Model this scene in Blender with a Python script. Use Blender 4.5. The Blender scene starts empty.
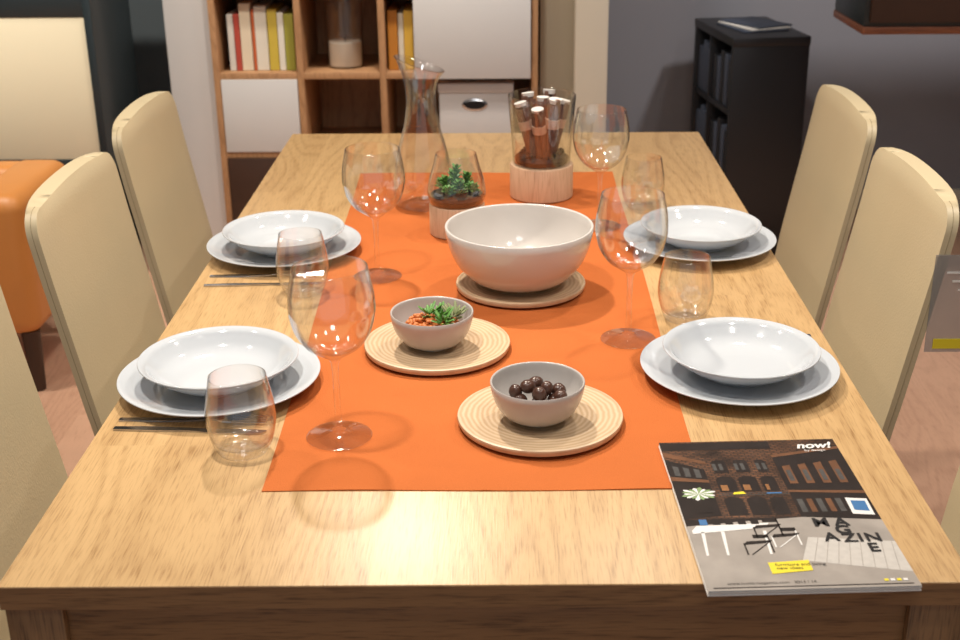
import bpy, bmesh, math, random
from mathutils import Vector, Matrix, Euler
random.seed(7)
S = bpy.context.scene
C = S.collection
TZ = 0.75

# ---------------------------------------------------------------- materials
def newmat(name):
    m = bpy.data.materials.new(name); m.use_nodes = True
    nt = m.node_tree
    b = nt.nodes.get("Principled BSDF")
    return m, nt, b

def lin(c):
    return tuple(((v/255.0)/12.92 if v/255.0 <= 0.04045 else ((v/255.0+0.055)/1.055)**2.4) for v in c)

def pm(name, rgb, rough=0.5, metal=0.0, noise=0.0, nscale=20, bump=0.0, bscale=200, coat=0.0, trans=0.0, spec=0.5):
    m, nt, b = newmat(name)
    col = lin(rgb)
    b.inputs["Roughness"].default_value = rough
    b.inputs["Metallic"].default_value = metal
    b.inputs["Coat Weight"].default_value = coat
    b.inputs["Specular IOR Level"].default_value = spec
    b.inputs["Transmission Weight"].default_value = trans
    tc = nt.nodes.new("ShaderNodeTexCoord")
    n = nt.nodes.new("ShaderNodeTexNoise"); n.inputs["Scale"].default_value = nscale; n.inputs["Detail"].default_value = 4
    nt.links.new(tc.outputs["Object"], n.inputs["Vector"])
    mx = nt.nodes.new("ShaderNodeMix"); mx.data_type = 'RGBA'
    mx.inputs["A"].default_value = (*[c*(1-noise) for c in col], 1)
    mx.inputs["B"].default_value = (*[min(1, c*(1+noise)) for c in col], 1)
    nt.links.new(n.outputs["Fac"], mx.inputs["Factor"])
    nt.links.new(mx.outputs["Result"], b.inputs["Base Color"])
    if bump > 0:
        n2 = nt.nodes.new("ShaderNodeTexNoise"); n2.inputs["Scale"].default_value = bscale; n2.inputs["Detail"].default_value = 3
        nt.links.new(tc.outputs["Object"], n2.inputs["Vector"])
        bp = nt.nodes.new("ShaderNodeBump"); bp.inputs["Strength"].default_value = bump; bp.inputs["Distance"].default_value = 0.002
        nt.links.new(n2.outputs["Fac"], bp.inputs["Height"])
        nt.links.new(bp.outputs["Normal"], b.inputs["Normal"])
    return m

def wood(name, light, dark, axis='Y', plank=0.0, rough=0.4, ringscale=1.0, contrast=1.0, var=0.25, rings=120.0):
    m, nt, b = newmat(name)
    N = nt.nodes.new; L = nt.links.new
    tc = N("ShaderNodeTexCoord")
    sep = N("ShaderNodeSeparateXYZ"); L(tc.outputs["Object"], sep.inputs[0])
    ax = {'X': ("Y", "X", "Z"), 'Y': ("X", "Y", "Z"), 'Z': ("X", "Z", "Y")}[axis]
    cross, along, third = sep.outputs[ax[0]], sep.outputs[ax[1]], sep.outputs[ax[2]]
    def math_(op, a, bb=None):
        n = N("ShaderNodeMath"); n.operation = op
        for i, v in enumerate((a, bb)):
            if v is None: continue
            if isinstance(v, (int, float)): n.inputs[i].default_value = v
            else: L(v, n.inputs[i])
        return n.outputs[0]
    if plank > 0:
        pid = math_('FLOOR', math_('DIVIDE', cross, plank))
        wn0 = N("ShaderNodeTexWhiteNoise"); wn0.noise_dimensions = '1D'; L(pid, wn0.inputs["W"])
        seg = math_('FLOOR', math_('DIVIDE', math_('ADD', along, math_('MULTIPLY', wn0.outputs["Value"], 3.0)), 1.15))
        key = math_('ADD', math_('MULTIPLY', pid, 7.31), math_('MULTIPLY', seg, 3.77))
        wn = N("ShaderNodeTexWhiteNoise"); wn.noise_dimensions = '1D'; L(key, wn.inputs["W"])
        rnd = wn.outputs["Value"]
        off = math_('MULTIPLY', rnd, 23.0)
    else:
        rnd = None; off = 0.0
    cmb = N("ShaderNodeCombineXYZ")
    L(math_('ADD', math_('MULTIPLY', cross, 6.5*ringscale), off), cmb.inputs[0])
    L(math_('MULTIPLY', along, 0.95*ringscale), cmb.inputs[1])
    L(math_('ADD', math_('MULTIPLY', third, 6.5*ringscale), off), cmb.inputs[2])
    n1 = N("ShaderNodeTexNoise"); n1.inputs["Scale"].default_value = 1.0; n1.inputs["Detail"].default_value = 1.2
    L(cmb.outputs[0], n1.inputs["Vector"])
    ring = math_('ADD', math_('MULTIPLY', math_('SINE', math_('MULTIPLY', n1.outputs["Fac"], rings)), 0.5), 0.5)
    ring = math_('POWER', ring, 3.0)
    cm2 = N("ShaderNodeCombineXYZ")
    L(math_('ADD', math_('MULTIPLY', cross, 560.0), off), cm2.inputs[0])
    L(math_('MULTIPLY', along, 26.0), cm2.inputs[1])
    L(math_('MULTIPLY', third, 560.0), cm2.inputs[2])
    n2 = N("ShaderNodeTexNoise"); n2.inputs["Scale"].default_value = 1.0; n2.inputs["Detail"].default_value = 3
    L(cm2.outputs[0], n2.inputs["Vector"])
    cm3 = N("ShaderNodeCombineXYZ")
    L(math_('ADD', math_('MULTIPLY', cross, 16.0), off), cm3.inputs[0]); L(math_('MULTIPLY', along, 1.6), cm3.inputs[1]); L(math_('MULTIPLY', third, 16.0), cm3.inputs[2])
    n3 = N("ShaderNodeTexNoise"); n3.inputs["Scale"].default_value = 1.0; n3.inputs["Detail"].default_value = 2; L(cm3.outputs[0], n3.inputs["Vector"])
    pore = math_('MULTIPLY', math_('MAXIMUM', math_('SUBTRACT', n2.outputs["Fac"], 0.50), 0.0), 3.4*contrast)
    ringp = math_('MULTIPLY', ring, math_('ADD', math_('MULTIPLY', n2.outputs["Fac"], 0.9), 0.02))
    fac = math_('ADD', math_('MULTIPLY', ringp, 0.70*contrast), pore)
    fac = math_('ADD', fac, math_('MULTIPLY', math_('SUBTRACT', n3.outputs["Fac"], 0.40), 0.5*contrast))
    if rnd is not None:
        fac = math_('ADD', fac, math_('MULTIPLY', math_('SUBTRACT', rnd, 0.35), var))
    mx = N("ShaderNodeMix"); mx.data_type = 'RGBA'; mx.clamp_factor = True
    L(fac, mx.inputs["Factor"])
    mx.inputs["A"].default_value = (*lin(light), 1); mx.inputs["B"].default_value = (*lin(dark), 1)
    L(mx.outputs["Result"], b.inputs["Base Color"])
    b.inputs["Roughness"].default_value = rough
    bp = N("ShaderNodeBump"); bp.inputs["Strength"].default_value = 0.12; bp.inputs["Distance"].default_value = 0.001
    L(n2.outputs["Fac"], bp.inputs["Height"]); L(bp.outputs["Normal"], b.inputs["Normal"])
    return m

def glass_mat(name="clear_glass"):
    m, nt, b = newmat(name)
    nt.nodes.remove(b)
    N = nt.nodes.new; L = nt.links.new
    out = nt.nodes.get("Material Output")
    lw = N("ShaderNodeLayerWeight"); lw.inputs["Blend"].default_value = 0.5
    p = N("ShaderNodeMath"); p.operation = 'POWER'; L(lw.outputs["Facing"], p.inputs[0]); p.inputs[1].default_value = 3.0
    ma = N("ShaderNodeMath"); ma.operation = 'MULTIPLY_ADD'; L(p.outputs[0], ma.inputs[0]); ma.inputs[1].default_value = 0.75; ma.inputs[2].default_value = 0.075
    mc = N("ShaderNodeMix"); mc.data_type = 'RGBA'
    p2 = N("ShaderNodeMath"); p2.operation = 'POWER'; L(lw.outputs["Facing"], p2.inputs[0]); p2.inputs[1].default_value = 6.0
    L(p2.outputs[0], mc.inputs["Factor"])
    mc.inputs["A"].default_value = (0.99, 0.99, 0.99, 1); mc.inputs["B"].default_value = (0.25, 0.26, 0.26, 1)
    tr = N("ShaderNodeBsdfTransparent"); L(mc.outputs["Result"], tr.inputs["Color"])
    gl = N("ShaderNodeBsdfGlossy"); gl.inputs["Roughness"].default_value = 0.06; gl.inputs["Color"].default_value = (1, 1, 1, 1)
    mix = N("ShaderNodeMixShader"); L(ma.outputs[0], mix.inputs[0]); L(tr.outputs[0], mix.inputs[1]); L(gl.outputs[0], mix.inputs[2])
    L(mix.outputs[0], out.inputs["Surface"])
    return m

def mat_rings():
    m, nt, b = newmat("bamboo_spiral")
    N = nt.nodes.new; L = nt.links.new
    tc = N("ShaderNodeTexCoord")
    w = N("ShaderNodeTexWave"); w.wave_type = 'RINGS'; w.rings_direction = 'Z'
    w.inputs["Scale"].default_value = 46; w.inputs["Distortion"].default_value = 2.4; w.inputs["Detail"].default_value = 2
    L(tc.outputs["Object"], w.inputs["Vector"])
    n = N("ShaderNodeTexNoise"); n.inputs["Scale"].default_value = 30; n.inputs["Detail"].default_value = 4; L(tc.outputs["Object"], n.inputs["Vector"])
    r = N("ShaderNodeMix"); r.data_type = 'RGBA'; L(w.outputs["Fac"], r.inputs["Factor"])
    r.inputs["A"].default_value = (*lin((198, 166, 128)), 1); r.inputs["B"].default_value = (*lin((220, 194, 160)), 1)
    r2 = N("ShaderNodeMix"); r2.data_type = 'RGBA'; r2.blend_type = 'MULTIPLY'; r2.inputs["Factor"].default_value = 0.22
    L(r.outputs["Result"], r2.inputs["A"]); L(n.outputs["Fac"], r2.inputs["B"])
    L(r2.outputs["Result"], b.inputs["Base Color"]); b.inputs["Roughness"].default_value = 0.4
    return m

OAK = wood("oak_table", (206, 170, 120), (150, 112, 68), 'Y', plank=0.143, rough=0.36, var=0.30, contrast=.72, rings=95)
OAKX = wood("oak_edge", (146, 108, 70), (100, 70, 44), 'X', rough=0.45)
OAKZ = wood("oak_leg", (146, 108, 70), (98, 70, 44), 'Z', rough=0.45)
SHELFOAK = wood("shelf_oak", (184, 140, 100), (142, 102, 68), 'Z', rough=0.5)
FLOORM = wood("floor_laminate", (206, 164, 136), (164, 122, 98), 'Y', plank=0.19, rough=0.45, var=0.4, contrast=.6)
PALEWOOD = wood("pale_wood", (214, 180, 148), (176, 138, 108), 'Z', rough=0.5, ringscale=1.5, contrast=.7)
GLASS = glass_mat()
BAMBOO = mat_rings()
ORANGE = pm("orange_cloth", (190, 104, 52), 0.85, noise=0.09, nscale=9, bump=0.55, bscale=600, spec=0.15)
PORC = pm("white_porcelain", (198, 203, 208), 0.09, noise=0.01, coat=0.5)
PORC2 = pm("stoneware_cream", (208, 202, 196), 0.16, noise=0.02, coat=.3)
PORC3 = pm("stoneware_grey", (190, 184, 178), 0.22, noise=0.04, nscale=60)
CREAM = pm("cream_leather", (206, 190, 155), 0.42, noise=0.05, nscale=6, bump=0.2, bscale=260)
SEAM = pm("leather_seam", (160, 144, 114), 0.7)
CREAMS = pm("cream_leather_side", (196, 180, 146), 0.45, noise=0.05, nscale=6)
STEEL = pm("steel", (190, 190, 192), 0.18, metal=1.0)
WHITE = pm("white_lacquer", (206, 204, 202), 0.4, noise=0.01)
DARKT = pm("dark_teal_lacquer", (42, 52, 56), 0.35, noise=0.05)
CREAMP = pm("cream_panel", (236, 226, 196), 0.5, noise=0.03, nscale=2)
BLACK = pm("black_lacquer", (26, 26, 29), 0.4, noise=0.05)
SLATE = pm("slate_paper", (64, 72, 88), 0.6, noise=0.1)
WALLG = pm("wall_grey_blue", (140, 140, 146), 0.9, noise=0.04, nscale=2, bump=0.1)
WALLD = pm("wall_dark", (88, 96, 100), 0.9, noise=0.04, nscale=2)
WALLC = pm("wall_cream", (210, 202, 184), 0.85, noise=0.03, nscale=2)
WALLC2 = pm("wall_taupe", (164, 154, 134), 0.85, noise=0.03, nscale=2)
CEIL = pm("ceiling_white", (176, 174, 170), 0.9)
TAN = pm("orange_leather", (208, 136, 68), 0.45, noise=0.08, nscale=8, bump=0.2, bscale=200)
DWOOD = pm("dark_wood", (60, 38, 26), 0.5, noise=0.15)
RWOOD = wood("red_wood", (150, 92, 60), (100, 56, 36), 'X', rough=0.4)
SOIL = pm("soil", (38, 30, 26), 0.95, noise=0.4, nscale=120, bump=1.0, bscale=180)
LEAF = pm("leaf_green", (90, 140, 60), 0.45, noise=0.35, nscale=40)
LEAF2 = pm("leaf_sage", (128, 136, 92), 0.6, noise=0.3, nscale=40)
NUT = pm("chestnut_brown", (78, 52, 42), 0.25, noise=0.35, nscale=50)
LENT = pm("orange_berries", (200, 116, 56), 0.5, noise=0.3, nscale=80)
WAX = pm("candle_wax", (220, 208, 190), 0.5)
PAPERW = pm("paper_white", (226, 222, 216), 0.7, noise=0.02)
WRAP = pm("kraft_wrap", (196, 164, 142), 0.6, noise=0.25, nscale=90)
CINN = pm("cinnamon", (118, 84, 68), 0.7, noise=0.5, nscale=60, bump=0.4)
YEL = pm("yellow_print", (226, 206, 40), 0.5)

# ---------------------------------------------------------------- mesh helpers
def finish(name, bm, mats, loc=(0, 0, 0), rot=(0, 0, 0), smooth=True, parent=None, angle=35):
    bmesh.ops.recalc_face_normals(bm, faces=bm.faces[:])
    me = bpy.data.meshes.new(name); bm.to_mesh(me); bm.free()
    if not isinstance(mats, (list, tuple)): mats = [mats]
    for m in mats: me.materials.append(m)
    if smooth:
        for p in me.polygons: p.use_smooth = True
        try: me.set_sharp_from_angle(angle=math.radians(angle))
        except Exception: pass
    o = bpy.data.objects.new(name, me); C.objects.link(o)
    o.location = loc; o.rotation_euler = rot
    if parent: o.parent = parent
    return o

def empty(name, loc=(0, 0, 0), rot=(0, 0, 0)):
    e = bpy.data.objects.new(name, None); e.empty_display_size = 0.05
    C.objects.link(e); e.location = loc; e.rotation_euler = rot
    return e

def catmull(pts, n=5):
    out = []
    P = [pts[0]] + list(pts) + [pts[-1]]
    for i in range(1, len(P)-2):
        p0, p1, p2, p3 = P[i-1], P[i], P[i+1], P[i+2]
        for k in range(n):
            t = k/n
            out.append(tuple(0.5*((2*p1[j]) + (-p0[j]+p2[j])*t + (2*p0[j]-5*p1[j]+4*p2[j]-p3[j])*t*t + (-p0[j]+3*p1[j]-3*p2[j]+p3[j])*t**3) for j in (0, 1)))
    out.append(tuple(pts[-1]))
    return [(max(0.0, a), b) for a, b in out]

def lathe_bm(bm, prof, seg=64, mi=0, off=(0, 0, 0)):
    rings = []
    for r, z in prof:
        if r < 1e-5: rings.append([bm.verts.new((off[0], off[1], z+off[2]))])
        else: rings.append([bm.verts.new((off[0]+r*math.cos(2*math.pi*k/seg), off[1]+r*math.sin(2*math.pi*k/seg), z+off[2])) for k in range(seg)])
    for a, b in zip(rings[:-1], rings[1:]):
        for k in range(seg):
            k2 = (k+1) % seg
            if len(a) == 1 and len(b) == 1: continue
            if len(a) == 1: f = (a[0], b[k], b[k2])
            elif len(b) == 1: f = (a[k], a[k2], b[0])
            else: f = (a[k], a[k2], b[k2], b[k])
            try:
                fc = bm.faces.new(f); fc.material_index = mi
            except ValueError: pass

def lathe(name, prof, mat, loc=(0, 0, 0), seg=72, parent=None, angle=40, rot=(0, 0, 0)):
    bm = bmesh.new(); lathe_bm(bm, prof, seg)
    return finish(name, bm, mat, loc, rot, parent=parent, angle=angle)

def add_box(bm, x0, x1, y0, y1, z0, z1, bevel=0.0, mi=0, M=None, segs=2):
    r = bmesh.ops.create_cube(bm, size=1.0)
    vs = r["verts"]
    for v in vs:
        v.co = Vector(((x0+x1)/2+v.co.x*(x1-x0), (y0+y1)/2+v.co.y*(y1-y0), (z0+z1)/2+v.co.z*(z1-z0)))
    fs = set(f for v in vs for f in v.link_faces)
    for f in fs: f.material_index = mi
    if bevel > 0:
        es = list(set(e for v in vs for e in v.link_edges))
        rr = bmesh.ops.bevel(bm, geom=es, offset=bevel, segments=segs, affect='EDGES', profile=0.5)
        vs = list(set(v for f in rr["faces"] for v in f.verts) | set(v for v in vs if v.is_valid))
        for f in rr["faces"]: f.material_index = mi
    if M is not None:
        for v in vs: v.co = M @ v.co
    return vs

def box(name, x0, x1, y0, y1, z0, z1, mat, bevel=0.002, parent=None, loc=(0, 0, 0), rot=(0, 0, 0), segs=2):
    bm = bmesh.new(); add_box(bm, x0, x1, y0, y1, z0, z1, bevel, segs=segs)
    return finish(name, bm, mat, loc, rot, parent=parent)

def add_cyl(bm, p0, p1, r0, r1, seg=20, mi=0):
    p0 = Vector(p0); p1 = Vector(p1); d = p1-p0
    q = d.to_track_quat('Z', 'Y').to_matrix().to_4x4()
    M = Matrix.Translation((p0+p1)/2) @ q
    r = bmesh.ops.create_cone(bm, cap_ends=True, segments=seg, radius1=r0, radius2=r1, depth=d.length, matrix=M)
    for v in r["verts"]:
        for f in v.link_faces: f.material_index = mi

def add_ell(bm, c, s, rot=None, mi=0, u=16, v=10):
    M = Matrix.Translation(c) @ ((rot or Euler((0, 0, 0))).to_matrix().to_4x4()) @ Matrix.Diagonal((*s, 1))
    r = bmesh.ops.create_uvsphere(bm, u_segments=u, v_segments=v, radius=1.0, matrix=M)
    for vv in r["verts"]:
        for f in vv.link_faces: f.material_index = mi

# ---------------------------------------------------------------- room shell
box("floor", -2.6, 2.3, -1.2, 4.9, -0.05, 0, FLOORM, 0)
box("wall_back", -2.6, 2.3, 4.9, 5.0, 0, 2.8, WALLG, 0)
box("wall_left", -2.7, -2.6, -1.2, 5.0, 0, 2.8, WALLD, 0)
box("wall_right", 2.3, 2.4, -1.2, 5.0, 0, 2.8, WALLG, 0)
box("ceiling", -2.7, 2.4, -1.2, 5.0, 2.8, 2.88, CEIL, 0)
box("wall_partition", 0.240, 0.350, 4.28, 4.9, 0, 2.8, WALLC, 0.003)
box("wall_recess_right", 0.125, 0.240, 4.36, 4.9, 0, 2.8, WALLC2, 0.003)
box("wall_panel", -1.14, -0.985, 4.32, 4.9, 0, 2.8, WHITE, 0.003)
box("wall_recess_left", -2.6, -1.14, 4.7, 4.9, 0, 2.8, WALLD, 0)
box("baseboard_back", 0.35, 2.3, 4.885, 4.9, 0, 0.08, WALLC, 0.002)

# ---------------------------------------------------------------- dining table
tbl = empty("dining_table")
TX0, TX1, TY0, TY1 = -0.525, 0.483, 1.107, 3.088
box("top", TX0, TX1, TY0, TY1, TZ-0.028, TZ, OAK, 0.0010, tbl)
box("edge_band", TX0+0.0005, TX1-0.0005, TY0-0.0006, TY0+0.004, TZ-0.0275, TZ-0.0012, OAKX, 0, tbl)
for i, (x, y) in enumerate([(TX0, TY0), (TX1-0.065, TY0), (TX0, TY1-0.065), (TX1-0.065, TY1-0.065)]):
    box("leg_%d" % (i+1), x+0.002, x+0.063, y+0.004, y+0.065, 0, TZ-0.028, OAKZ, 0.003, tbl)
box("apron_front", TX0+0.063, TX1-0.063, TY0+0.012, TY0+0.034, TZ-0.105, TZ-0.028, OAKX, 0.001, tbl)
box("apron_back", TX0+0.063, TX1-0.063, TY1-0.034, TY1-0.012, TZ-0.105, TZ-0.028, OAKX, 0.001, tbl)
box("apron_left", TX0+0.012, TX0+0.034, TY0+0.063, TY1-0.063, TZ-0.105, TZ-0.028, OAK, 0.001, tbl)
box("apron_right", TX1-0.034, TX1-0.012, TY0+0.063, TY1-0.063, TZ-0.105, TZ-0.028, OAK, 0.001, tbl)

def runner():
    bm = bmesh.new()
    nx, ny = 60, 160
    c = [(-0.286, 1.301), (0.234, 1.301), (0.240, 2.71), (-0.318, 2.71)]
    grid = []
    for j in range(ny+1):
        v = j/ny; row = []
        for i in range(nx+1):
            u = i/nx
            x = (c[0][0]*(1-u)+c[1][0]*u)*(1-v) + (c[3][0]*(1-u)+c[2][0]*u)*v
            y = (c[0][1])*(1-v)+c[3][1]*v
            x += 0.0018*math.sin(v*9+u*3)*(1 if u < .1 or u > .9 else .5)
            y += 0.0015*math.sin(u*8)
            z = 0.0009
            if u < 0.02 or u > 0.98 or v < 0.010 or v > 0.990: z += 0.0006
            for cv in (0.135, 0.27, 0.41, 0.55, 0.68, 0.8):
                z += 0.0007*math.exp(-((v-cv)/0.006)**2)
            z += 0.0007*math.exp(-((u-0.5)/0.014)**2)
            z += 0.00025*(math.sin(x*37+y*11)+math.sin(y*23-x*17))
            z = min(z, 0.0020)
            row.append(bm.verts.new((x, y, z)))
        grid.append(row)
    for j in range(ny):
        for i in range(nx):
            bm.faces.new((grid[j][i], grid[j][i+1], grid[j+1][i+1], grid[j+1][i]))
    ring = [grid[0][i] for i in range(nx+1)] + [grid[j][nx] for j in range(1, ny+1)] + [grid[ny][i] for i in range(nx-1, -1, -1)] + [grid[j][0] for j in range(ny-1, 0, -1)]
    low = [bm.verts.new((v.co.x, v.co.y, 0.0002)) for v in ring]
    for k in range(len(ring)):
        k2 = (k+1) % len(ring)
        bm.faces.new((ring[k], low[k], low[k2], ring[k2]))
    return finish("table_runner", bm, ORANGE, (0, 0, TZ), angle=60)
runner()
RZ = TZ+0.0021

# ---------------------------------------------------------------- crockery
def plate(loc):
    p = [(0, 0.003), (0.070, 0.003), (0.073, 0.0), (0.077, 0.0), (0.080, 0.004), (0.105, 0.008), (0.128, 0.0145), (0.1365, 0.0180), (0.1375, 0.0192), (0.1362, 0.0200),
         (0.127, 0.0180), (0.105, 0.0120), (0.088, 0.0083), (0.075, 0.0073), (0.04, 0.0072), (0, 0.0072)]
    return lathe("dinner_plate", catmull(p, 4), PORC, loc, 96, angle=70)
def deep(loc):
    p = [(0, 0.003), (0.048, 0.003), (0.051, 0.0), (0.055, 0.0), (0.060, 0.004), (0.080, 0.015), (0.095, 0.026), (0.104, 0.0340), (0.1078, 0.0368), (0.1084, 0.0380), (0.1068, 0.0388),
         (0.099, 0.0355), (0.092, 0.028), (0.081, 0.0175), (0.066, 0.0105), (0.045, 0.0078), (0.03, 0.0072), (0, 0.0070)]
    return lathe("soup_plate", catmull(p, 4), PORC, loc, 96, angle=70)
for (px, py) in [(-0.394, 1.596), (0.327, 1.620), (-0.397, 2.172), (0.354, 2.19)]:
    plate((px, py, TZ+0.0022)); deep((px+0.001, py-0.003, TZ+0.0022+0.0076))

def mat_disc(loc):
    p = [(0, 0), (0.098, 0), (0.106, 0.004), (0.1078, 0.009), (0.107, 0.0115), (0.104, 0.0125), (0.097, 0.0115), (0, 0.0108)]
    return lathe("round_bamboo_placemat", p, BAMBOO, loc, 96)
mats = [(0.045, 1.479), (-0.100, 1.722), (0.0265, 1.980)]
for x, y in mats: mat_disc((x, y, RZ))
MZ = RZ+0.0111

def bowl(name, loc, r, h, base, mat, wall=0.004):
    o, n = [], 12
    o.append((0, 0.002)); o.append((base*0.85, 0.002)); o.append((base*0.9, 0)); o.append((base, 0))
    A = math.pi/2*0.93
    for k in range(0, n+1):
        a = k/n*A
        o.append((base+0.002+(r-base-0.002)*math.sin(a)/math.sin(A), 0.004+(h-0.004)*(1-math.cos(a))/(1-math.cos(A))))
    inn = []
    o.append((r-wall*0.3, h+0.0012)); o.append((r-wall*0.8, h+0.0006))
    for k in range(n, -1, -1):
        a = k/n*A
        inn.append((max(0.0, (base+(r-base)*math.sin(a)/math.sin(A))-wall), 0.008+(h-0.008)*(1-math.cos(a))/(1-math.cos(A))-0.001*(k == n)))
    o += inn; o.append((0, 0.0075))
    return lathe(name, o, mat, loc, 96, angle=60)
bowl("serving_bowl", (0.024, 1.972, MZ), 0.1215, 0.100, 0.048, PORC2, 0.005)
bowl("small_bowl", (0.0410, 1.464, MZ), 0.0605, 0.053, 0.025, PORC3, 0.003)
bowl("small_bowl", (-0.106, 1.708, MZ), 0.0605, 0.053, 0.025, PORC3, 0.003)

bm = bmesh.new()
pts = [(0, 0, .022), (.022, .004, .024), (-.022, .006, .024), (.006, .024, .025), (-.006, -.022, .024), (.02, -.02, .027), (-.022, -.016, .027), (.012, .006, .040), (-.012, .012, .040), (.002, -.012, .040), (.028, .014, .033), (-.028, .012, .033), (-.002, .030, .036), (.029, -.006, .034)]
for i, (x, y, z) in enumerate(pts):
    s = random.uniform(0.0095, 0.012)
    add_ell(bm, (x, y, z), (s, s*0.9, s*0.82), Euler((random.random()*3, random.random()*3, random.random()*3)))
finish("chestnuts", bm, NUT, (0.0410, 1.464, MZ))

def leafy(bm, base, tip, w, mi):
    base = Vector(base); tip = Vector(tip); d = tip-base
    q = d.to_track_quat('X', 'Z').to_euler()
    add_ell(bm, (base+tip)/2, (d.length/2, w, w*0.35), q, mi, 10, 6)

bm = bmesh.new()
for i in range(150):
    a = random.random()*6.283; r = 0.038*math.sqrt(random.random())
    z = 0.034+0.007*(1-r/0.038)+random.uniform(-.002, .003)
    s = random.uniform(.0028, .0042)
    add_ell(bm, (r*math.cos(a), r*math.sin(a), z), (s, s, s*.7), None, 0, 8, 5)
lathe_bm(bm, [(0, 0.012), (0.03, 0.012), (0.042, 0.03), (0.040, 0.034), (0, 0.037)], 32, 0)
for k, (sx, sy, h) in enumerate([(0.012, 0.004, .02), (0.03, 0.0, .016), (-0.004, 0.014, .014), (0.034, 0.012, .012), (.018, -.016, .012)]):
    for i in range(20):
        a = random.random()*6.283; t = random.random()
        b0 = (sx+0.004*math.cos(a), sy+0.004*math.sin(a), 0.040+t*h*0.5)
        ln = random.uniform(.012, .019)
        leafy(bm, b0, (b0[0]+ln*math.cos(a)*.85, b0[1]+ln*math.sin(a)*.85, b0[2]+ln*(.2+.7*t)), 0.0026, 1 if k % 2 == 0 else 2)
finish("dried_berries_and_sprigs", bm, [LENT, LEAF, LEAF2], (-0.106, 1.708, MZ), angle=80)

# ---------------------------------------------------------------- glasses
def wineglass(loc, s=1.0):
    outer = catmull([(0.0335, 0.0), (0.0405, 0.0002), (0.0410, 0.0014), (0.030, 0.0032), (0.014, 0.0060), (0.0060, 0.011), (0.0044, 0.025), (0.0041, 0.060), (0.0045, 0.092), (0.0070, 0.106),
                     (0.018, 0.1145), (0.034, 0.126), (0.0465, 0.144), (0.0525, 0.166), (0.0535, 0.178), (0.0520, 0.198), (0.0460, 0.228)], 5)
    inner = catmull([(0.0446, 0.2286), (0.0508, 0.198), (0.0523, 0.178), (0.0515, 0.166), (0.0455, 0.1450), (0.033, 0.1278), (0.017, 0.1172), (0.006, 0.1138), (0, 0.1132)], 5)
    p = [(0, 0.0005)] + outer + inner
    p = [(r*s, z*s) for r, z in p]
    return lathe("wine_glass", p, GLASS, loc, 72, angle=80)
wineglass((-0.2115, 1.440, RZ))
wineglass((-0.217, 2.038, RZ), 0.98)
wineglass((0.185, 1.755, RZ), 0.99)
wineglass((0.181, 2.315, RZ), 0.99)

def tumbler(loc):
    outer = catmull([(0.020, 0.0), (0.0285, 0.0005), (0.033, 0.006), (0.0385, 0.020), (0.0430, 0.042), (0.0425, 0.062), (0.0390, 0.084), (0.0350, 0.103)], 5)
    inner = catmull([(0.0338, 0.1034), (0.0380, 0.084), (0.0415, 0.062), (0.0419, 0.042), (0.0370, 0.020), (0.029, 0.0115), (0.015, 0.0085), (0, 0.008)], 5)
    return lathe("tumbler_glass", [(0, 0.001)] + outer + inner, GLASS, loc, 72, angle=80)
tumbler((-0.3265, 1.404, TZ+0.0003))
tumbler((-0.333, 1.965, TZ+0.0003))
tumbler((0.281, 1.840, TZ+0.0003))
tumbler((0.277, 2.445, TZ+0.0003))

def carafe(loc):
    outer = catmull([(0.030, 0.0), (0.049, 0.0005), (0.056, 0.008), (0.0605, 0.030), (0.0600, 0.058), (0.055, 0.090), (0.0455, 0.128), (0.0355, 0.165), (0.0300, 0.200), (0.0295, 0.228), (0.034, 0.252), (0.0425, 0.270), (0.0475, 0.277)], 6)
    inner = [(max(0, r-0.0028), z+0.0006) for r, z in reversed(outer[6:])]
    bm = bmesh.new()
    lathe_bm(bm, [(0, 0.001)] + outer + inner + [(0.03, 0.010), (0, 0.009)], 72)
    for v in bm.verts:
        t = max(0, min(1, (v.co.z-0.210)/0.062))
        a = -v.co.x/0.045
        v.co.z += t*t*(0.008+0.015*a)
        if a > 0: v.co.x -= t*t*0.003*a*a
    return finish("glass_carafe", bm, GLASS, loc, angle=80)
carafe((-0.162, 2.459, RZ))

ter = empty("succulent_terrarium", (-0.089, 2.283, RZ))
lathe("wood_base", [(0, 0), (0.0505, 0), (0.052, 0.0015), (0.052, 0.056), (0.0505, 0.058), (0, 0.058)], PALEWOOD, parent=ter)
lathe("glass_jar", catmull([(0.0505, 0.0582), (0.0535, 0.070), (0.0545, 0.083), (0.051, 0.105), (0.044, 0.128), (0.0385, 0.150), (0.0372, 0.150), (0.0428, 0.128), (0.0498, 0.105), (0.0533, 0.083), (0.0525, 0.070), (0.050, 0.0605)], 5), GLASS, parent=ter, angle=80)
lathe("soil", [(0, 0.0585), (0.0485, 0.0605), (0.0515, 0.070), (0.048, 0.076), (0.02, 0.081), (0, 0.082)], SOIL, parent=ter)
bm = bmesh.new()
for (sx, sy, h) in [(0, 0, .045), (0.018, 0.008, .028), (-0.018, -0.004, .024), (0.006, -0.02, .02), (-.006, .018, .03), (.028, -.010, .012), (-.026, .012, .014), (-.012, -.026, .010)]:
    add_cyl(bm, (sx, sy, .074), (sx*1.1, sy*1.1, .080+h), .002, .0015, 8)
    for i in range(24):
        t = (i+1)/24; a = i*2.4
        b0 = Vector((sx*(1+.1*t), sy*(1+.1*t), .080+h*t)); ln = .016*(1.15-.6*t)
        leafy(bm, b0, b0+Vector((ln*math.cos(a), ln*math.sin(a), ln*(.25+.8*t))), .0038, 0)
finish("succulent", bm, LEAF, parent=ter, angle=80)

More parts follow.
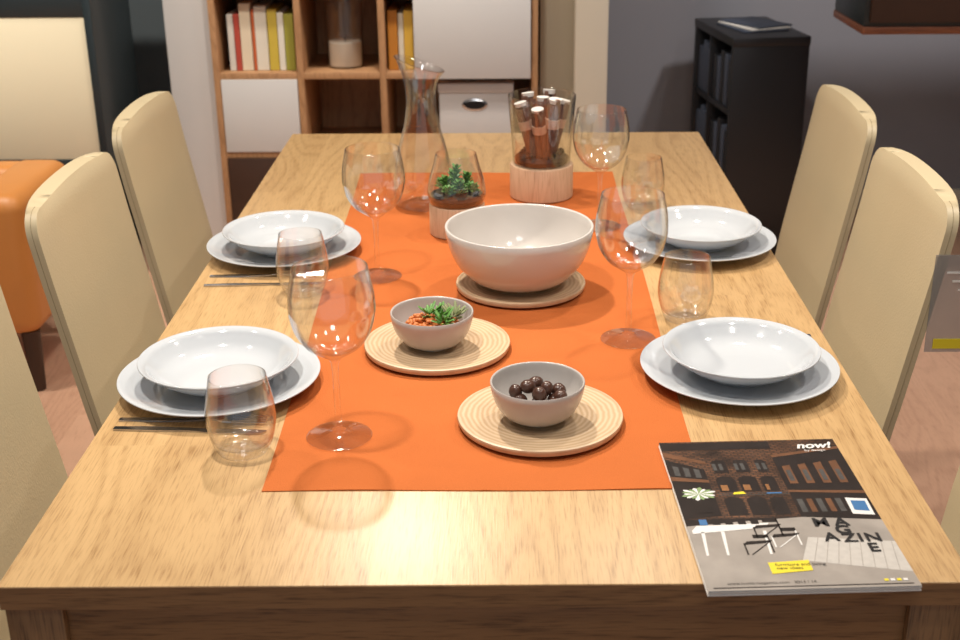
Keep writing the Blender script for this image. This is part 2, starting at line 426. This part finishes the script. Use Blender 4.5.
jar = empty("cinnamon_stick_jar", (0.0767, 2.53, RZ))
lathe("wood_base", [(0, 0), (0.0635, 0), (0.065, 0.0015), (0.065, 0.066), (0.0635, 0.068), (0, 0.068)], PALEWOOD, parent=jar)
lathe("glass_jar", catmull([(0.058, 0.0682), (0.0595, 0.085), (0.062, 0.12), (0.065, 0.16), (0.068, 0.195), (0.0685, 0.208), (0.0670, 0.2085), (0.0665, 0.195), (0.0635, 0.16), (0.0605, 0.12), (0.058, 0.085), (0.0565, 0.070)], 5), GLASS, parent=jar, angle=80)
bm = bmesh.new()
lathe_bm(bm, [(0, 0.0685), (0.052, 0.070), (0.0565, 0.080), (0.05, 0.086), (0, 0.090)], 32)
for i in range(40):
    a = random.random()*6.283; r = .046*math.sqrt(random.random()); s = random.uniform(.006, .011)
    add_ell(bm, (r*math.cos(a), r*math.sin(a), .088+random.uniform(-.002, .004)), (s*.8, s*.7, s*.5), Euler((random.random(), random.random(), random.random())), 0, 8, 6)
finish("dark_potpourri", bm, SOIL, parent=jar)
bm = bmesh.new()
for (x, y, tx, ty, r, h) in [(-.014, -.014, -.044, -.012, .0145, .196), (.000, -.02, -.010, -.038, .014, .188), (.014, -.016, .026, -.030, .0145, .206), (.018, .006, .046, .010, .014, .196), (-.014, .014, -.028, .026, .0145, .208), (.008, .016, .016, .036, .0145, .212), (.0, .0, .002, .002, .014, .204)]:
    p0 = Vector((x, y, .088)); p1 = Vector((tx, ty, h))
    for k in range(6):
        a = k*math.pi/3
        o = Vector((math.cos(a), math.sin(a), 0))*r*.62
        add_cyl(bm, p0+o, p0.lerp(p1, .88+.12*random.random())+o, r*.37, r*.37, 10, 0)
    add_cyl(bm, p0.lerp(p1, .50), p0.lerp(p1, .66), r*1.04, r*1.06, 18, 1)
    add_cyl(bm, p0.lerp(p1, .93), p1, r*.80, r*.90, 18, 2)
finish("cinnamon_sticks", bm, [CINN, WRAP, PAPERW], parent=jar)

# ---------------------------------------------------------------- cutlery
def knife(loc, rz):
    bm = bmesh.new()
    o = [(0, -.004), (.05, -.0055), (.10, -.0045), (.112, -.005), (.13, -.0085), (.18, -.009), (.195, -.006), (.200, 0), (.197, .003), (.112, .004), (.05, .0055), (0, .004)]
    vs = [bm.verts.new((x, y, 0)) for x, y in o]
    f = bm.faces.new(vs)
    r = bmesh.ops.extrude_face_region(bm, geom=[f])
    for v in r["geom"]:
        if isinstance(v, bmesh.types.BMVert): v.co.z = .0024 if v.co.x < .112 else .0016
    return finish("table_knife", bm, STEEL, loc, (0, 0, rz), smooth=False)
def fork(loc, rz):
    bm = bmesh.new()
    pr = [(0, .004), (.04, .0055), (.09, .003), (.125, .003), (.138, .010), (.150, .012)]
    prev = None
    for x, w in pr:
        z = .0 if x < .1 else .003*math.sin((x-.1)/.1*3.14)
        cur = [bm.verts.new((x, -w, z)), bm.verts.new((x, w, z)), bm.verts.new((x, w*.9, z+.0022)), bm.verts.new((x, -w*.9, z+.0022))]
        if prev:
            for k in range(4): bm.faces.new((prev[k], prev[(k+1) % 4], cur[(k+1) % 4], cur[k]))
        else: bm.faces.new(cur)
        prev = cur
    bm.faces.new(prev)
    for k in range(4):
        y = -.0095+k*.00633
        add_box(bm, .149, .195, y-.0016, y+.0016, .002, .004, .0006, segs=1)
    return finish("table_fork", bm, STEEL, loc, (0, 0, rz), smooth=False)
knife((-.506, 1.998, TZ+.0003), .06); fork((-.506, 2.045, TZ+.0003), .03)
knife((-.506, 1.466, TZ+.0003), -.05); fork((-.506, 1.492, TZ+.0003), -.03)
fork((.462, 2.335, TZ+.0003), math.pi); knife((.462, 1.765, TZ+.0003), math.pi-.03)

# ---------------------------------------------------------------- dining chairs
def tag_mat():
    m, nt, b = newmat("clear_plastic_tag")
    nt.nodes.remove(b); out = nt.nodes.get("Material Output")
    t = nt.nodes.new("ShaderNodeBsdfTransparent"); t.inputs[0].default_value = (.9, .9, .9, 1)
    p = nt.nodes.new("ShaderNodeBsdfPrincipled"); p.inputs["Base Color"].default_value = (.42, .40, .38, 1); p.inputs["Roughness"].default_value = .2
    m2 = nt.nodes.new("ShaderNodeMixShader"); m2.inputs[0].default_value = .45
    nt.links.new(t.outputs[0], m2.inputs[1]); nt.links.new(p.outputs[0], m2.inputs[2]); nt.links.new(m2.outputs[0], out.inputs[0])
    return m
CLEARP = tag_mat()
def backx(z):
    pts = [(.40, .085), (.46, .078), (.58, .058), (.70, .036), (.82, .014), (.93, -.004)]
    for (a, b), (c, d) in zip(pts[:-1], pts[1:]):
        if z <= c: return b+(d-b)*(z-a)/(c-a)
    return pts[-1][1]
def chair(xt, yc, side, rz=0.0, tag=None):
    e = empty("dining_chair", (xt, yc, 0), (0, 0, rz if side > 0 else math.pi+rz))
    bm = bmesh.new()
    W, H, RR, T = 0.415, 0.932, 0.042, 0.018
    zs = [0.40+(H-RR-0.40)*k/22 for k in range(23)] + [H-RR+RR*math.sin(k/9*math.pi/2) for k in range(1, 10)]
    nc = 16
    F, B = [], []
    def hwid(z):
        hw = W/2
        if z > H-RR: hw = W/2-RR+math.sqrt(max(0, RR*RR-(z-(H-RR))**2))
        return hw-0.012*max(0, (0.6-z))/0.2
    for z in zs:
        hw = hwid(z)
        f, b = [], []
        for j in range(nc+1):
            u = -math.cos(j/nc*math.pi)
            y = hw*u
            zz = z + 0.010*(1-u*u)*max(0, (z-0.8)/0.13)
            edge = (1-abs(u)**6)
            topf = 1-max(0, (z-(H-.03))/.03)**2
            f.append(bm.verts.new((backx(z)+0.006*edge*topf, y, zz)))
            b.append(bm.verts.new((backx(z)-T-0.012*edge, y, zz)))
        F.append(f); B.append(b)
    def nf(v, mi=0):
        q = bm.faces.new(v); q.material_index = mi
    for i in range(len(zs)-1):
        for j in range(nc):
            nf((F[i][j], F[i][j+1], F[i+1][j+1], F[i+1][j]))
            nf((B[i][j], B[i+1][j], B[i+1][j+1], B[i][j+1]))
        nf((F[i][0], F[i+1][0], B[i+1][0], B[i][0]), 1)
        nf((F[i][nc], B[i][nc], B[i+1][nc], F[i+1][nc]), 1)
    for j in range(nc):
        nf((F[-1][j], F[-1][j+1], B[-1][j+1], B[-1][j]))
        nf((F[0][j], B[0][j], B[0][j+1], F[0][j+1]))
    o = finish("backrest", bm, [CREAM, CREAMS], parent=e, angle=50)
    bv = o.modifiers.new("b", 'BEVEL'); bv.width = 0.005; bv.segments = 3; bv.limit_method = 'ANGLE'; bv.angle_limit = math.radians(50)
    cu = bpy.data.curves.new("seam", 'CURVE'); cu.dimensions = '3D'; cu.bevel_depth = 0.0006; cu.bevel_resolution = 1
    pts = [(backx(z)-T*0.5, -hwid(z)-0.0001, z) for z in zs]
    for seg in (pts, [(p[0], -p[1], p[2]) for p in pts]):
        sp = cu.splines.new('POLY'); sp.points.add(len(seg)-1)
        for k, p in enumerate(seg): sp.points[k].co = (*p, 1)
    so = bpy.data.objects.new("seam", cu); C.objects.link(so); cu.materials.append(SEAM); so.parent = e
    box("seat", 0.055, 0.475, -0.205, 0.205, 0.395, 0.47, CREAM, 0.022, e, segs=4)
    for k, (lx, ly) in enumerate([(.075, -.18), (.075, .18), (.445, -.18), (.445, .18)]):
        bm = bmesh.new(); add_cyl(bm, (lx-(.03 if lx < .2 else -.01), ly, 0), (lx, ly, .40), .017, .024, 4)
        finish("leg_%d" % (k+1), bm, OAKZ, parent=e, smooth=False)
    if tag:
        y, x0, x1, z0, z1, yel = tag
        bm = bmesh.new(); add_box(bm, x0, x1, y-.0008, y+.0008, z0, z1, 0)
        if yel:
            add_box(bm, x0+.004, x1-.012, y-.0016, y+.0016, z0+.006, z0+.022, 0, 1)
            for q in range(3): add_box(bm, x0+.01, x1-.02-.01*q, y-.0014, y+.0014, z1-.030-.014*q, z1-.027-.014*q, 0, 2)
        finish("price_tag", bm, [CLEARP, YEL, PAPERW], parent=e, smooth=False)
    return e
chair(-0.696, 1.425, 1, 0.0, (.2085, -.10, -.02, .74, .86, False))
chair(-0.704, 2.025, 1, 0.0, (.2085, -.075, -.01, .74, .86, False))
chair(-0.724, 2.555, 1, 0.0, (.2085, -.09, -.02, .76, .88, False))
chair(0.696, 1.385, -1)
chair(0.668, 2.03, -1, 0.0, (.2095, -.105, .012, .70, .86, True))
chair(0.697, 2.59, -1)

# ---------------------------------------------------------------- magazine
MW, MH = 0.219, 0.325
mag = empty("magazine", (0.2035, 1.083, TZ+0.0003), (0, 0, math.radians(2.2)))
bm = bmesh.new()
for k in range(5): add_box(bm, 0.0003*k, MW-0.0004*((k*7) % 3), 0.0004*((k*5) % 3), MH, 0.0012*k, 0.0012*k+0.0011, 0)
finish("pages", bm, PAPERW, parent=mag, smooth=False)
def facade():
    m, nt, b = newmat("cover_facade")
    N = nt.nodes.new; L = nt.links.new
    tc = N("ShaderNodeTexCoord")
    br = N("ShaderNodeTexBrick"); br.inputs["Scale"].default_value = 60; br.inputs["Mortar Size"].default_value = .05
    br.inputs["Color1"].default_value = (*lin((126, 84, 58)), 1); br.inputs["Color2"].default_value = (*lin((94, 64, 46)), 1); br.inputs["Mortar"].default_value = (*lin((60, 46, 36)), 1)
    L(tc.outputs["Object"], br.inputs["Vector"])
    n = N("ShaderNodeTexNoise"); n.inputs["Scale"].default_value = 22; n.inputs["Detail"].default_value = 5; L(tc.outputs["Object"], n.inputs["Vector"])
    cr = N("ShaderNodeMath"); cr.operation = 'MULTIPLY_ADD'; L(n.outputs["Fac"], cr.inputs[0]); cr.inputs[1].default_value = 2.6; cr.inputs[2].default_value = -.75
    mx = N("ShaderNodeMix"); mx.data_type = 'RGBA'; mx.blend_type = 'MULTIPLY'; mx.inputs["Factor"].default_value = .85
    L(br.outputs["Color"], mx.inputs["A"]); L(cr.outputs[0], mx.inputs["B"])
    L(mx.outputs["Result"], b.inputs["Base Color"]); b.inputs["Roughness"].default_value = .35
    return m
FAC = facade()
PAVE = pm("cover_pavement", (158, 150, 142), .3, noise=.4, nscale=22)
PAVL = pm("cover_pavement_light", (192, 187, 180), .3, noise=.15, nscale=120)
PDK = pm("cover_dark", (40, 33, 30), .3, noise=.5, nscale=40)
PBR = pm("cover_brown", (108, 74, 52), .3, noise=.5, nscale=60)
PWM = pm("cover_warm_window", (140, 98, 62), .3, noise=.6, nscale=90)
PGY = pm("cover_grey_glass", (78, 76, 74), .3, noise=.5, nscale=80)
PWH = pm("cover_white", (226, 224, 220), .35)
PGR = pm("cover_green", (130, 154, 104), .4)
PBL = pm("cover_blue", (60, 110, 160), .4)
PINK = pm("cover_ink", (22, 20, 22), .4)
layers = {}
zc = 0.0062
def poly(pts, mat, lvl=1):
    layers.setdefault((mat.name, lvl), []).append((pts, mat))
def R(u0, v0, u1, v1, mat, lvl=1): poly([(u0, v0), (u1, v0), (u1, v1), (u0, v1)], mat, lvl)
R(0, 0, 1, .43, PAVE, 1); R(0, .43, 1, 1, FAC, 1)
poly([(.50, .16), (1, .08), (1, .26), (.58, .30)], PAVL, 2)
for k in range(9): poly([(.50+.055*k, .16-.009*k), (.503+.055*k, .1595-.009*k), (.583+.05*k, .2995-.005*k), (.58+.05*k, .30-.005*k)], PAVE, 3)
poly([(.0, .385), (.30, .41), (.62, .43), (0, .43)], PDK, 2)
poly([(0, .43), (.20, .45), (.20, .78), (0, .86)], PDK, 2)
poly([(0, .88), (.22, .82), (.22, .84), (0, .92)], PBR, 3)
poly([(.0, .70), (.20, .68), (.20, .70), (.0, .73)], PBR, 3)
for k in range(3): poly([(.03+.055*k, .735-.008*k), (.06+.055*k, .732-.008*k), (.06+.055*k, .80-.012*k), (.03+.055*k, .81-.012*k)], PGY, 4)
def arch(u0, v0, u1, v1, m, l):
    c_ = (u0+u1)/2; r_ = (u1-u0)/2
    poly([(u0, v0), (u1, v0)]+[(c_+r_*math.cos(a*math.pi/8), v1+.5*r_*math.sin(a*math.pi/8)) for a in range(9)], m, l)
for (u0, u1) in [(.24, .34), (.36, .46), (.48, .56)]:
    arch(u0, .45, u1, .55, PDK, 2); arch(u0, .61, u1, .70, PDK, 2); arch(u0+.01, .75, u1-.01, .83, PDK, 2)
    R(u0+.012, .62, u1-.05, .66, PWM, 3); R(u0+.01, .77, u0+.03, .82, PGY, 3); R(u0+.045, .77, u0+.065, .82, PGY, 3)
R(.22, .585, .60, .590, PGY, 3); R(.22, .60, .60, .603, PGY, 3)
for k in range(18): R(.225+.021*k, .585, .228+.021*k, .602, PGY, 3)
poly([(.30, .592), (.37, .594), (.36, .612), (.31, .606)], YEL, 4); R(.48, .592, .56, .600, PBL, 4)
poly([(.60, .43), (1, .40), (1, .95), (.60, .88)], PDK, 2)
for k in range(4):
    poly([(.63+.09*k, .66), (.675+.09*k, .66), (.675+.09*k, .80+.01*k), (.63+.09*k, .79+.01*k)], PBR, 3)
    poly([(.64+.09*k, .68), (.665+.09*k, .68), (.665+.09*k, .76), (.64+.09*k, .76)], PGY, 4)
poly([(.60, .60), (1, .58), (1, .60), (.60, .615)], PBR, 3)
poly([(.60, .86), (1, .92), (1, .94), (.60, .88)], PBR, 3)
for k in range(5): R(.62+.05*k, .46, .65+.05*k, .55, PBR if k % 2 else PGY, 3)
R(0, .93, .62, .99, PDK, 2)
poly([(.02, .335), (.40, .365), (.42, .395), (.05, .385), (.02, .355)], PWH, 4)
for u in (.05, .15, .36): poly([(u, .20), (u+.012, .20), (u+.03, .345), (u+.012, .345)], PWH, 4)
for k in range(5): R(.07+.065*k, .388, .11+.065*k, .425, PBL if k < 1 else PDK, 5)
for (u, v) in [(.25, .20), (.40, .24), (.33, .30)]:
    m_ = PDK if u < .38 else PWH
    poly([(u, v+.06), (u+.13, v+.07), (u+.15, v+.085), (u+.02, v+.08)], PDK, 5)
    R(u, v, u+.008, v+.07, m_, 5); R(u+.13, v+.01, u+.138, v+.12, m_, 5); poly([(u+.02, v), (u+.028, v), (u+.13, v+.07), (u+.122, v+.07)], m_, 5)
    R(u+.06, v+.10, u+.138, v+.12, PDK, 5)
for k in range(18):
    a = k/18*math.pi*2; cu_, cv_ = .12, .60; q = .8+.2*((k*5) % 3)/2
    poly([(cu_, cv_), (cu_+.085*q*math.cos(a-.16), cv_+.040*q*math.sin(a-.16)), (cu_+.10*q*math.cos(a), cv_+.048*q*math.sin(a)), (cu_+.085*q*math.cos(a+.16), cv_+.040*q*math.sin(a+.16))], PWH if k % 2 else PGR, 6)
poly([(.08, .47), (.16, .47), (.17, .58), (.07, .58)], PDK, 5)
poly([(.87, .44), (.98, .43), (.985, .54), (.875, .55)], PWH, 5); poly([(.89, .465), (.965, .455), (.97, .525), (.895, .53)], PBL, 6)
poly([(.33, .085), (.53, .10), (.53, .16), (.33, .15)], YEL, 5)
R(.03, .012, .97, .018, PDK, 2)
for (key, lvl), items in layers.items():
    bm = bmesh.new()
    for pts, m in items:
        bm.faces.new([bm.verts.new((u*MW, v*MH, zc+lvl*.00012)) for u, v in pts])
    for f in bm.faces: f.normal_update()
    finish("cover_" + key, bm, items[0][1], parent=mag, smooth=False)
def text(s, u, v, size, mat, parent, bold=0.0, shear=0.0, align='LEFT', name="cover_text", rot=0.0):
    cu = bpy.data.curves.new(name, 'FONT'); cu.body = s; cu.size = size; cu.offset = bold; cu.shear = shear; cu.align_x = align
    cu.materials.append(mat)
    o = bpy.data.objects.new(name, cu); C.objects.link(o); o.parent = parent; o.location = (u*MW, v*MH, zc+.001); o.rotation_euler = (0, 0, rot)
    return o
text("now!", .765, .925, .021, PWH, mag, .0007, .25)
text("by design", .80, .90, .007, PWH, mag)
for s, u, v in [("M", .64, .365), ("A", .75, .365), ("A", .66, .270), ("G", .735, .315), ("Z", .75, .262), ("I", .825, .262), ("N", .86, .262), ("E", .85, .200)]:
    text(s, u, v, .0235, PINK, mag, .0006)
text("www.home-magazine.com   2013 / 14", .10, .03, .006, PINK, mag)
text("furniture and living", .36, .128, .007, PINK, mag)
text("new ideas", .36, .108, .007, PINK, mag)
for k, c in enumerate([YEL, PWH, YEL, PWH]):
    bm = bmesh.new(); add_box(bm, (.84+.03*k)*MW, (.86+.03*k)*MW, .03*MH, .042*MH, zc+.0004, zc+.0007, 0); finish("logo_%d" % (k+1), bm, c, parent=mag, smooth=False)

# ---------------------------------------------------------------- bookcase
bc = empty("bookcase")
X = [-.975, -.69, -.41, .105]; Z = [.11, .387, .66, .935, 1.21, 1.485]; y0, y1 = 4.30, 4.68; t = .011
for i, x in enumerate(X): box("upright_%d" % i, x-t, x+t, y0, y1, 0, Z[-1], SHELFOAK, .001, bc)
for i, z in enumerate(Z):
    for j in range(3): box("shelf_%d_%d" % (i, j), X[j]+t, X[j+1]-t, y0+.002, y1, z-t, z+t, SHELFOAK, .001, bc)
box("back_panel", X[0]+t, X[-1]-t, y1-.012, y1-.001, .1, Z[-1], SHELFOAK, 0, bc)
box("drawer_front_1", X[0]+t+.002, X[1]-t-.002, y0-.004, y0+.014, Z[1]+t, Z[2]-t, WHITE, .0015, bc)
box("sliding_door", -.300, X[3]-.014, y0-.022, y0-.004, Z[2]-.008, Z[3]+.02, WHITE, .0015, bc)
for j in range(3): box("door_low_%d" % j, X[j]+t+.002, X[j+1]-t-.002, y0-.004, y0+.014, Z[0]+t, Z[1]-t, WHITE if j == 2 else DWOOD, .0015, bc)
box("plinth", X[0]+t, X[-1]-t, y0+.03, y0+.05, 0, Z[0]-t, DWOOD, .001, bc)

def books(name, x, zb, specs, yb=4.34):
    bm = bmesh.new(); ms = []
    for i, (w, h, c) in enumerate(specs):
        m = pm("book_cover_%d" % i, c, .55, noise=.05); ms.append(m)
        add_box(bm, x, x+w*.94, yb+random.uniform(0, .01), yb+.17, zb, zb+h, .002, i)
        x += w
    return finish(name, bm, ms, smooth=False)
books("row_of_books", -.935, Z[2]+t+.0005, [(.022, .19, (206, 200, 190)), (.020, .19, (176, 70, 56)), (.040, .225, (222, 206, 180)), (.010, .205, (196, 96, 50)), (.044, .215, (222, 214, 198)), (.034, .205, (202, 178, 70)), (.022, .195, (226, 220, 206)), (.034, .19, (158, 154, 60))])
books("row_of_books", -.392, Z[2]+t+.0005, [(.034, .20, (206, 136, 52)), (.020, .19, (220, 210, 190)), (.034, .2, (216, 172, 66))])

ch = empty("glass_candle_holder", (-.548, 4.42, Z[2]+t+.0005))
lathe("glass_cylinder", [(0, .0), (.060, .0), (.062, .003), (.064, .225), (.062, .225), (.060, .006), (0, .006)], GLASS, parent=ch)
lathe("candle", [(0, .0065), (.056, .0065), (.057, .01), (.057, .085), (.052, .09), (0, .086)], WAX, parent=ch)
bm = bmesh.new(); add_cyl(bm, (0, 0, .085), (0, 0, .10), .0015, .0015, 8); finish("wick", bm, BLACK, parent=ch)

sb = empty("storage_box")
box("box_body", -.222, .030, 4.318, 4.60, Z[1]+t+.0005, Z[1]+t+.225, WHITE, .004, sb)
box("lid", -.226, .034, 4.312, 4.604, Z[1]+t+.20, Z[1]+t+.232, WHITE, .004, sb)
bm = bmesh.new()
def oval_ring(bm, cx, cz, a, b, w, y, mi, fill=False):
    n = 32; A = [bm.verts.new((cx+a*math.cos(k/n*6.2832), y, cz+b*math.sin(k/n*6.2832))) for k in range(n)]
    if fill: f = bm.faces.new(A); f.material_index = mi; return
    Bv = [bm.verts.new((cx+(a-w)*math.cos(k/n*6.2832), y-.003, cz+(b-w)*math.sin(k/n*6.2832))) for k in range(n)]
    for k in range(n):
        f = bm.faces.new((A[k], A[(k+1) % n], Bv[(k+1) % n], Bv[k])); f.material_index = mi
oval_ring(bm, -.1, .555, .040, .018, 0, 4.3165, 0, True)
oval_ring(bm, -.1, .555, .044, .022, .008, 4.3160, 1)
finish("handle", bm, [BLACK, STEEL], parent=sb)

# ---------------------------------------------------------------- left sideboard & armchair
sd = empty("sideboard")
box("casing_top", -2.3, -1.285, 4.0, 4.42, .905, 1.03, DARKT, .003, sd)
box("casing_bottom", -2.3, -1.285, 4.0, 4.42, .40, .450, DARKT, .003, sd)
box("casing_side", -1.305, -1.280, 3.998, 4.42, .40, 1.03, DARKT, .002, sd)
box("casing_left", -2.3, -2.28, 3.998, 4.42, .40, 1.03, DARKT, .002, sd)
box("door_panel", -2.28, -1.306, 4.004, 4.03, .451, .904, CREAMP, .002, sd)
box("back", -2.28, -1.306, 4.39, 4.415, .451, .904, DARKT, .0, sd)
box("base", -2.25, -1.33, 4.05, 4.40, 0, .40, BLACK, .002, sd)

ac = empty("leather_armchair")
box("arm_right", -1.425, -1.262, 3.17, 3.60, .17, .565, TAN, .045, ac, segs=6)
box("arm_left", -2.16, -2.0, 3.17, 3.60, .17, .565, TAN, .045, ac, segs=6)
box("seat_base", -2.02, -1.41, 3.18, 3.60, .17, .34, TAN, .02, ac, segs=3)
box("seat_cushion", -2.0, -1.427, 3.16, 3.56, .34, .44, TAN, .035, ac, segs=4)
box("back_cushion", -2.10, -1.33, 3.58, 3.70, .17, .535, TAN, .04, ac, segs=5)
for k, (x, y) in enumerate([(-1.30, 3.21), (-2.12, 3.21), (-1.36, 3.64), (-2.06, 3.64)]):
    bm = bmesh.new(); add_cyl(bm, (x, y, 0), (x, y, .18), .018, .026, 16); finish("leg_%d" % (k+1), bm, DWOOD, parent=ac)

# ---------------------------------------------------------------- right side black unit
bu = empty("black_shelf_unit", (0.775, 4.30, 0), (0, 0, math.radians(8)))
w, d, h = .270, .46, .775
box("panel_front", 0, w, 0, .02, 0, h, BLACK, .002, bu)
box("panel_back", 0, w, d-.02, d, 0, h+.0, BLACK, .002, bu)
box("top", -.002, w+.002, -.002, d+.002, h-.025, h+.004, BLACK, .002, bu)
box("panel_right", w-.02, w, .02, d-.02, 0, h-.025, BLACK, .001, bu)
for k in range(3): box("shelf_%d" % k, .005, w-.02, .02, d-.02, .03+k*.24, .05+k*.24, BLACK, .001, bu)
box("divider", .005, w-.02, .27, .285, .05, h-.025, BLACK, .001, bu)
for k in range(3):
    for q in range(5):
        hh = random.uniform(.15, .19)
        box("binder_%d_%d" % (k, q), .012, w-.04, .045+q*.042, .08+q*.042, .0505+k*.24, .05+k*.24+hh, SLATE if q % 2 else BLACK, .001, bu)
        box("folder_%d_%d" % (k, q), .012, w-.04, .30+q*.027, .322+q*.027, .0505+k*.24, .05+k*.24+hh, SLATE, .001, bu)
pp = empty("stack_of_papers", (.80, 4.50, .7795), (0, 0, .3))
for k in range(3): box("sheet_%d" % k, .02*k, .17+.01*k, -.10, .12, .005*k, .005*k+.0045, [SLATE, PAPERW, SLATE][k], .0005, pp, rot=(0, 0, .1*k))

wc = empty("wall_cabinet")
box("body", 1.10, 2.30, 3.92, 4.28, .875, 1.45, DARKT, .003, wc)
box("bottom_panel", 1.098, 2.30, 3.915, 4.285, .852, .875, RWOOD, .002, wc)
box("left_door", 1.115, 1.69, 3.90, 3.92, .89, 1.44, DWOOD, .002, wc)
box("right_door", 1.70, 2.29, 3.90, 3.92, .89, 1.44, DWOOD, .002, wc)
box("wall_bracket", 2.25, 2.30, 4.0, 4.2, .6, .852, RWOOD, .002, wc)

# ---------------------------------------------------------------- lights
def area(name, loc, size, power, col=(1, .92, .82), target=None, spread=180, shape='DISK'):
    l = bpy.data.lights.new(name, 'AREA'); l.shape = shape; l.size = size; l.energy = power; l.color = col; l.spread = math.radians(spread)
    o = bpy.data.objects.new(name, l); C.objects.link(o); o.location = loc
    d = (Vector(target)-Vector(loc)) if target else Vector((0, 0, -1))
    o.rotation_euler = d.to_track_quat('-Z', 'Y').to_euler()
    return o
WM = (1, .90, .77)
area("ceiling_spotlight_a", (-.40, 2.75, 2.7), .10, 15, WM, (-.05, 1.8, .75), 110)
area("ceiling_spotlight_b", (.55, 2.5, 2.7), .10, 5, WM, (.05, 1.8, .75), 110)
area("ceiling_spotlight_c", (-.5, 1.3, 2.7), .12, 9, (1, .93, .85), (-.1, 1.4, .75), 110)
area("ceiling_spotlight_d", (.6, .8, 2.7), .12, 3, (1, .93, .85), (.2, 1.5, .75), 110)
area("added_reflection_panel", (0, .2, 2.74), .5, 5, (.94, .97, 1.0), (0, 1.6, .5), 160)  # unseen soft panel, added to give the glasses something to reflect
area("ceiling_spotlight_shelf", (-.2, 3.6, 2.7), .2, 11, (1, .92, .82), (-.3, 4.4, .7), 100)
area("ceiling_spotlight_left", (-1.7, 2.9, 2.7), .2, 17, (1, .93, .82), (-1.7, 4.0, .6), 100)
area("ceiling_spotlight_right", (1.6, 3.4, 2.7), .2, 17, (1, .96, .94), (1.5, 4.9, .3), 120)
area("added_floor_fill_right", (1.5, 1.9, 2.7), .15, 9, (1, .92, .84), (1.2, 2.4, 0), 110)  # fill light added to brighten the floor on the right, no real fixture
area("added_floor_fill_left", (-1.5, 1.7, 2.7), .15, 5, (1, .92, .84), (-1.2, 2.2, 0), 110)  # weaker fill added for the left floor, also without a real fixture

w = bpy.data.worlds.new("world"); S.world = w; w.use_nodes = True
bg = w.node_tree.nodes["Background"]; bg.inputs[0].default_value = (.88, .93, 1, 1); bg.inputs[1].default_value = .32

# ---------------------------------------------------------------- camera
cam = bpy.data.cameras.new("camera"); co = bpy.data.objects.new("camera", cam); C.objects.link(co)
cam.sensor_width = 36; cam.lens = 47.44; cam.shift_x = -0.026
pitch = math.atan(507/1265)
M = Matrix.Rotation(math.pi/2-pitch, 4, 'X') @ Matrix.Rotation(math.radians(-0.3), 4, 'Z')
co.matrix_world = Matrix.Translation((0, 0, 1.487)) @ M
cam.clip_start = .05
cam.dof.use_dof = True; cam.dof.focus_distance = 1.75; cam.dof.aperture_fstop = 8
S.camera = co
S.view_settings.view_transform = 'Standard'
try: S.cycles.transparent_max_bounces = 32
except Exception: pass
